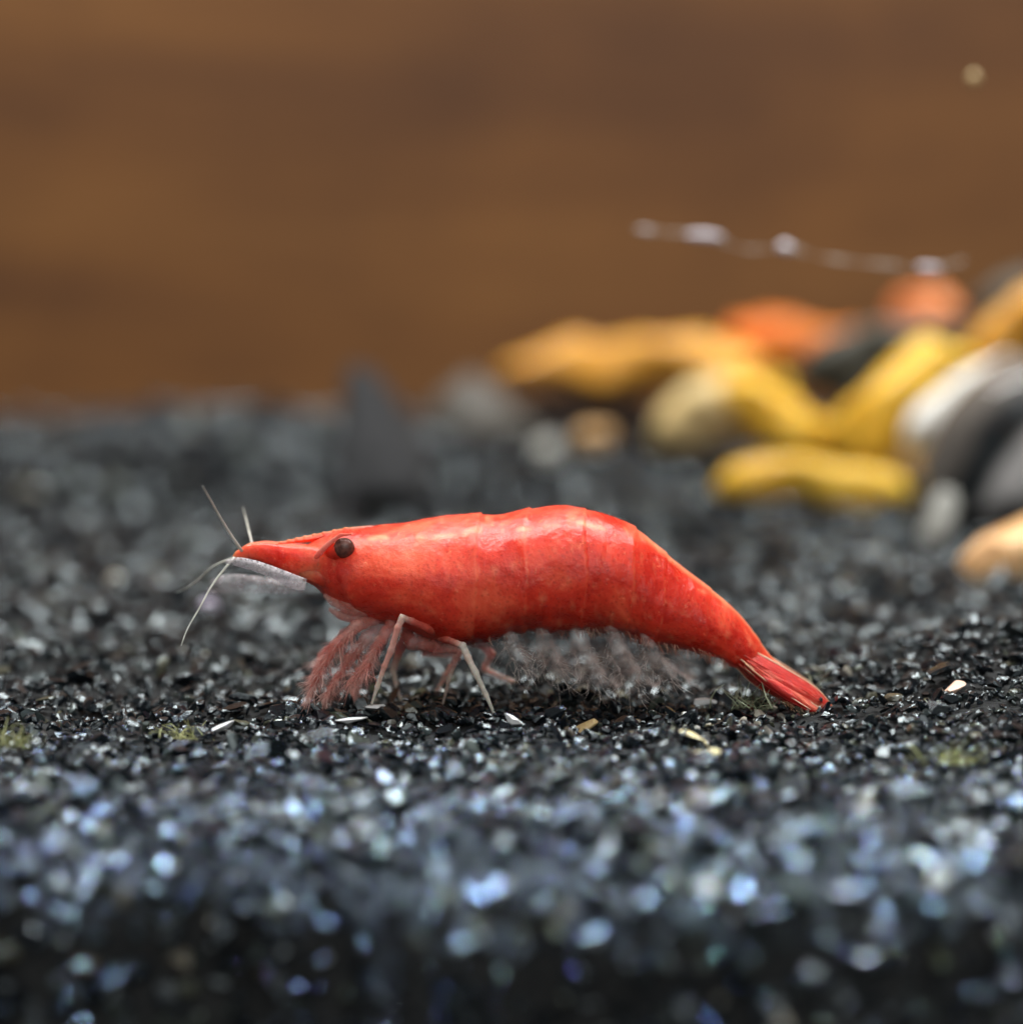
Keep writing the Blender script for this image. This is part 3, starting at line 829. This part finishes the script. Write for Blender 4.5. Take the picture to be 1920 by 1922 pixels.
# swimmerets under the tail
for side in (-1, 1):
    for k, (bx, by, tx, ty, w) in enumerate([(952, 1186, 985, 1256, 17), (1014, 1180, 1054, 1278, 21), (1078, 1178, 1124, 1292, 22),
                                             (1144, 1178, 1194, 1292, 22), (1208, 1194, 1258, 1282, 18)]):
        Y = 0.15 * side
        bx, tx = (bx, tx) if side < 0 else (bx + 24, tx + 34)
        mx, my = (bx + tx) / 2 - 4, (by + ty) / 2
        o = plate('swimmeret', [(bx - 8, by - 8), (mx - w, my), (tx - w * 0.7, ty - 12), (tx - 2, ty)],
                  [(bx + 8, by - 8), (mx + w, my - 6), (tx + w * 0.7, ty - 18), (tx + 2, ty)], Y, M['swim'], 0.03 * -side, None, 14, 6)
        roots = []
        for _ in range(46 if side < 0 else 26):
            f = random.uniform(0.25, 1.0); g = random.choice((-1, 1)) * random.uniform(0.6, 1)
            if f > 0.9: g = random.uniform(-1, 1)
            wid = w * math.sin(math.pi * min(0.1 + f * 0.8, 0.9)) ** 0.6
            px, py = bx + (tx - bx) * f - 4 + g * wid, by + (ty - by) * f
            ang = math.radians(70 - g * 34 + random.gauss(0, 20)); L = random.uniform(14, 64) * (0.6 + 0.4 * f)
            s = at(px, py, Y + random.uniform(-.02, .02))
            e = at(px + math.cos(ang) * L, min(1338, py + math.sin(ang) * L), Y + random.gauss(0, 0.05))
            roots.append((s, e, (random.gauss(0, .028), random.gauss(0, .02), random.gauss(0, .014)), random.choice([0.35, 0.45, 0.6, 0.9]) * pxcm(0)))
        hairs('bristles', roots, M['hair'], o)

# short bristles along the lower hem of the tail plates
roots = []
for _ in range(420):
    t = random.uniform(7.6, 17.5); i = int(t); f = t - i
    px = ST[i][2] + (ST[i + 1][2] - ST[i][2]) * f; py = ST[i][3] + (ST[i + 1][3] - ST[i][3]) * f
    y = random.uniform(-0.16, 0.16)
    L = random.uniform(5, 20)
    roots.append((at(px, py - 5, y), at(px + random.gauss(5, 6), py + L, y + random.gauss(0, .03)), (random.gauss(0, .012), 0, 0), random.uniform(0.4, 0.9) * pxcm(0)))
hairs('hem_bristles', roots, M['hemhair'], shrimp)['kind'] = 'stuff'

# tail fan
def fan(up, lo, Y, bul, tw, rims):
    o = plate('tail_fan_blade', up, lo, Y, M['fan'], bul, rims, 30, 10, thick=0.010, twist=tw)
    # lengthwise ribs
    U, L = spline(up, 20), spline(lo, 20)
    for f in (0.3, 0.55, 0.78):
        path, rr = [], []
        for i in range(1, 19):
            q = U[i] * (1 - f) + L[i] * f
            path.append(np.array(at(q[0], q[1], Y - abs(bul) * math.sin(math.pi * f) * 0.9 - 0.009 + tw * i / 19))); rr.append((2.0 - 1.4 * i / 19) * pxcm(0))
        V, F = tube_data(path, rr, 6)
        mesh_obj('rib', V, F, M['rim'] if f == 0.55 else M['fan'], o)
    roots = []
    for _ in range(60):
        i = random.choice(range(12, 20)) ; f = random.choice([random.uniform(0.6, 1.0), random.random()])
        q = U[i] * (1 - f) + L[i] * f
        if i < 17: q = L[i]
        s = at(q[0], q[1], Y + tw * i / 19)
        e = at(q[0] + random.gauss(12, 7), q[1] + random.gauss(8, 6), Y + tw + random.gauss(0, .02))
        roots.append((s, e, (0, 0, 0), random.uniform(0.6, 1.1) * pxcm(0)))
    hairs('bristles', roots, M['rim'], o)
fan([(1390, 1214), (1428, 1230), (1482, 1260), (1532, 1292), (1566, 1330)], [(1376, 1246), (1412, 1283), (1458, 1310), (1500, 1333), (1540, 1340)], -0.065, 0.05, -0.06, [('u', 3.2), ('l', 1.5)])
fan([(1398, 1228), (1434, 1252), (1476, 1282), (1512, 1308), (1540, 1334)], [(1388, 1250), (1416, 1280), (1450, 1305), (1484, 1324), (1518, 1338)], -0.085, 0.04, -0.09, [('u', 1.2)])
fan([(1400, 1212), (1446, 1234), (1492, 1262), (1530, 1290), (1556, 1322)], [(1380, 1240), (1424, 1276), (1466, 1302), (1500, 1322), (1536, 1334)], 0.08, -0.04, 0.06, [('u', 2.5)])

# ------------------------------------------------------------------ loose bits on the gravel
M['flake_white'] = stone_mat('white_flake', (0.62, 0.66, 0.68), (0.85, 0.88, 0.90), 8, 0.25)
M['flake_tan'] = stone_mat('tan_flake', (0.48, 0.34, 0.15), (0.68, 0.52, 0.26), 8, 0.45)
M['flake_yellow'] = stone_mat('yellow_flake', (0.66, 0.55, 0.26), (0.84, 0.76, 0.46), 8, 0.4)
M['flake_pink'] = stone_mat('pink_flake', (0.62, 0.40, 0.28), (0.80, 0.58, 0.46), 8, 0.45)
M['lavender'] = stone_mat('lavender_grain', (0.42, 0.38, 0.50), (0.60, 0.55, 0.70), 8, 0.4)
M['black'] = stone_mat('black_grain', (0.006, 0.007, 0.012), (0.014, 0.014, 0.022), 8, 0.35)

def ground_y(px, py):
    """Depth at which the line of sight through a pixel meets the gravel."""
    lo = -2.8
    for Y in np.arange(-2.8, 10.5, 0.02):
        p = at(px, py, float(Y))
        if p.z <= top_z(p.x, p.y) + 0.03: return float(Y)
    return 0.0

def flake(label, pts, mk, cat='flake', ky=1.2, name='flake'):
    """An angular chip spanning the given pixels, lying on the gravel."""
    (xa, ya, _), (xb, yb, _) = pts[0], pts[-1]
    mid = pts[len(pts) // 2]
    Y = ground_y(mid[0], mid[1] + 2); sc = pxcm(Y)
    ln = math.hypot(xb - xa, yb - ya) * 0.5 * sc; th = max(p[2] for p in pts) * sc
    flat = cut_stone(v3, 14, 0.35, 0.85, (1, 1, 1))
    flat = flat / np.abs(flat).max(axis=0) * np.array((ln * 1.1, max(th * 1.3, ln * 0.45), th))
    a = -math.atan2(yb - ya, xb - xa)
    ca, sa = math.cos(a), math.sin(a)
    V = [Vector((q[0] * ca - q[2] * sa, q[1], q[0] * sa + q[2] * ca)) for q in flat]
    o = mesh_obj(name, V, [tuple(map(int, q)) for q in f3], M[mk], smooth=False)
    o.location = at((xa + xb) / 2, (ya + yb) / 2, Y)
    return tag(o, label, cat, 'pale flakes on the gravel' if mk != 'black' else None)

flake('tan bark flake lying aslant under the swimming legs', [(1066, 1386, 5), (1084, 1374, 9), (1104, 1358, 9), (1120, 1350, 5)], 'flake_tan')
flake('thin yellowish sliver below the tail', [(1276, 1372, 4), (1300, 1386, 7), (1324, 1398, 7), (1340, 1402, 4)], 'flake_yellow')
flake('plump pale yellow flake at the end of the thin sliver', [(1306, 1412, 5), (1332, 1410, 9), (1362, 1414, 5)], 'flake_yellow')
flake('long pale splinter tilted on the gravel ahead of the shrimp', [(358, 1392, 4), (382, 1376, 7), (410, 1364, 6), (438, 1356, 3)], 'flake_white')
flake('white oval flake under the front walking leg', [(684, 1326, 4), (702, 1326, 8), (724, 1328, 5)], 'flake_white')
flake('white chip standing in for a grain glint behind the rear walking leg tip', [(942, 1344, 6), (960, 1352, 11), (984, 1360, 6)], 'flake_white')  # glint on a gravel grain, put in as a white chip
flake('white flake lying below the middle of the tail', [(1298, 1316, 4), (1318, 1318, 8), (1344, 1316, 5)], 'flake_white')
flake('flat white flake below the feeding legs', [(628, 1352, 4), (655, 1348, 6), (688, 1350, 4)], 'flake_white')
flake('pinkish star-like flake on the hump behind the tail', [(1770, 1300, 6), (1788, 1290, 13), (1812, 1286, 6)], 'flake_pink')
flake('lavender grain out of focus under the feelers', [(376, 1140, 10), (394, 1138, 17), (410, 1138, 10)], 'lavender', 'grain', name='pale_grain')
flake('jet black round grain under the feeding legs', [(588, 1346, 10), (604, 1338, 20), (622, 1342, 12)], 'black', 'grain', name='black_grain')

# wisps of hair algae
def tuft(label, px, py, w, h, count, mat_, lean=0):
    Y = ground_y(px, py)
    roots = []
    for _ in range(count):
        x = px + random.gauss(0, w)
        s = at(x, py + random.uniform(-2, 6), Y + random.gauss(0, 0.05))
        e = at(x + random.gauss(lean, w * 0.9), py - abs(random.gauss(h * 0.6, h * 0.4)), Y + random.gauss(0, 0.08))
        roots.append((s, e, (random.gauss(0, .05), random.gauss(0, .03), random.gauss(0, .03)), random.uniform(0.8, 1.7) * pxcm(0)))
    o = hairs('algae_tuft', roots, mat_, None)
    tag(o, label, 'algae', 'wisps of algae on the gravel')
M['algae'] = shell_mat('pale_green_algae', (0.20, 0.26, 0.16), (0.34, 0.40, 0.26), (0.5, 0.52, 0.38), clear=0.3, sss=0, spots=False, bump=0)
M['algae_y'] = shell_mat('yellow_green_algae', (0.30, 0.32, 0.12), (0.44, 0.45, 0.20), (0.55, 0.55, 0.3), clear=0.3, sss=0, spots=False, bump=0)
tuft('pale green algae wisp against the underside of the tail fan', 1415, 1330, 26, 60, 34, M['algae'])
tuft('thin forked algae strand rising behind the tail fan', 1510, 1290, 18, 55, 12, M['algae'], 14)
tuft('yellow green algae clump at the picture edge ahead of the shrimp', 26, 1400, 24, 34, 40, M['algae_y'])
tuft('yellow green algae wisp on the gravel far behind the tail fan', 1790, 1430, 30, 26, 34, M['algae_y'])
tuft('low algae wisp in front of the shrimp below its feelers', 330, 1385, 34, 26, 26, M['algae_y'])

# drifting strand and mote in the water
M['drift'] = stone_mat('pale_drift', (0.55, 0.52, 0.58), (0.80, 0.78, 0.86), 10, 0.4)
M['driftthread'] = shell_mat('drift_thread', (0.40, 0.34, 0.28), (0.5, 0.44, 0.38), (0.6, 0.56, 0.5), clear=0.55, sss=0, spots=False, bump=0)
st = empty('drifting_strand', at(1470, 465, 2.9))
tag(st, 'thin pale thread with whitish clumps drifting above the pebbles', 'debris')
sp = spline([(1192, 430), (1260, 436), (1330, 442), (1400, 468), (1475, 464), (1550, 484), (1650, 496), (1745, 503), (1808, 490)], 40)
V, F = tube_data([np.array(at(q[0], q[1], 2.9)) for q in sp], [(3.2 + 2.5 * math.sin(i * 1.3) + 1.5 * math.sin(i * .7)) * pxcm(2.9) for i in range(40)], 6)
mesh_obj('thread', V, F, M['driftthread'], st)
for (x, y, w, r) in ((1212, 432, 12, 6), (1322, 442, 36, 9), (1474, 464, 14, 12), (1744, 503, 24, 8)):
    ps = spline([(x - w, y - 2, r * .6), (x, y, r), (x + w, y + 3, r * .6)], 10)
    V, F = tube_data([np.array(at(q[0], q[1], 2.9)) for q in ps], [q[2] * pxcm(2.9) * (0.35 if i in (0, 9) else 1) for i, q in enumerate(ps)], 10)
    mesh_obj('clump', V, F, M['drift'], st)
V, F = tube_data([np.array(at(x, 146, 2.9)) for x in (1818, 1824, 1832, 1838)], [6 * pxcm(2.9), 13 * pxcm(2.9), 13 * pxcm(2.9), 5 * pxcm(2.9)], 10)
tag(mesh_obj('drifting_mote', V, F, M['flake_tan']), 'small cream mote drifting high in front of the brown panel', 'debris')
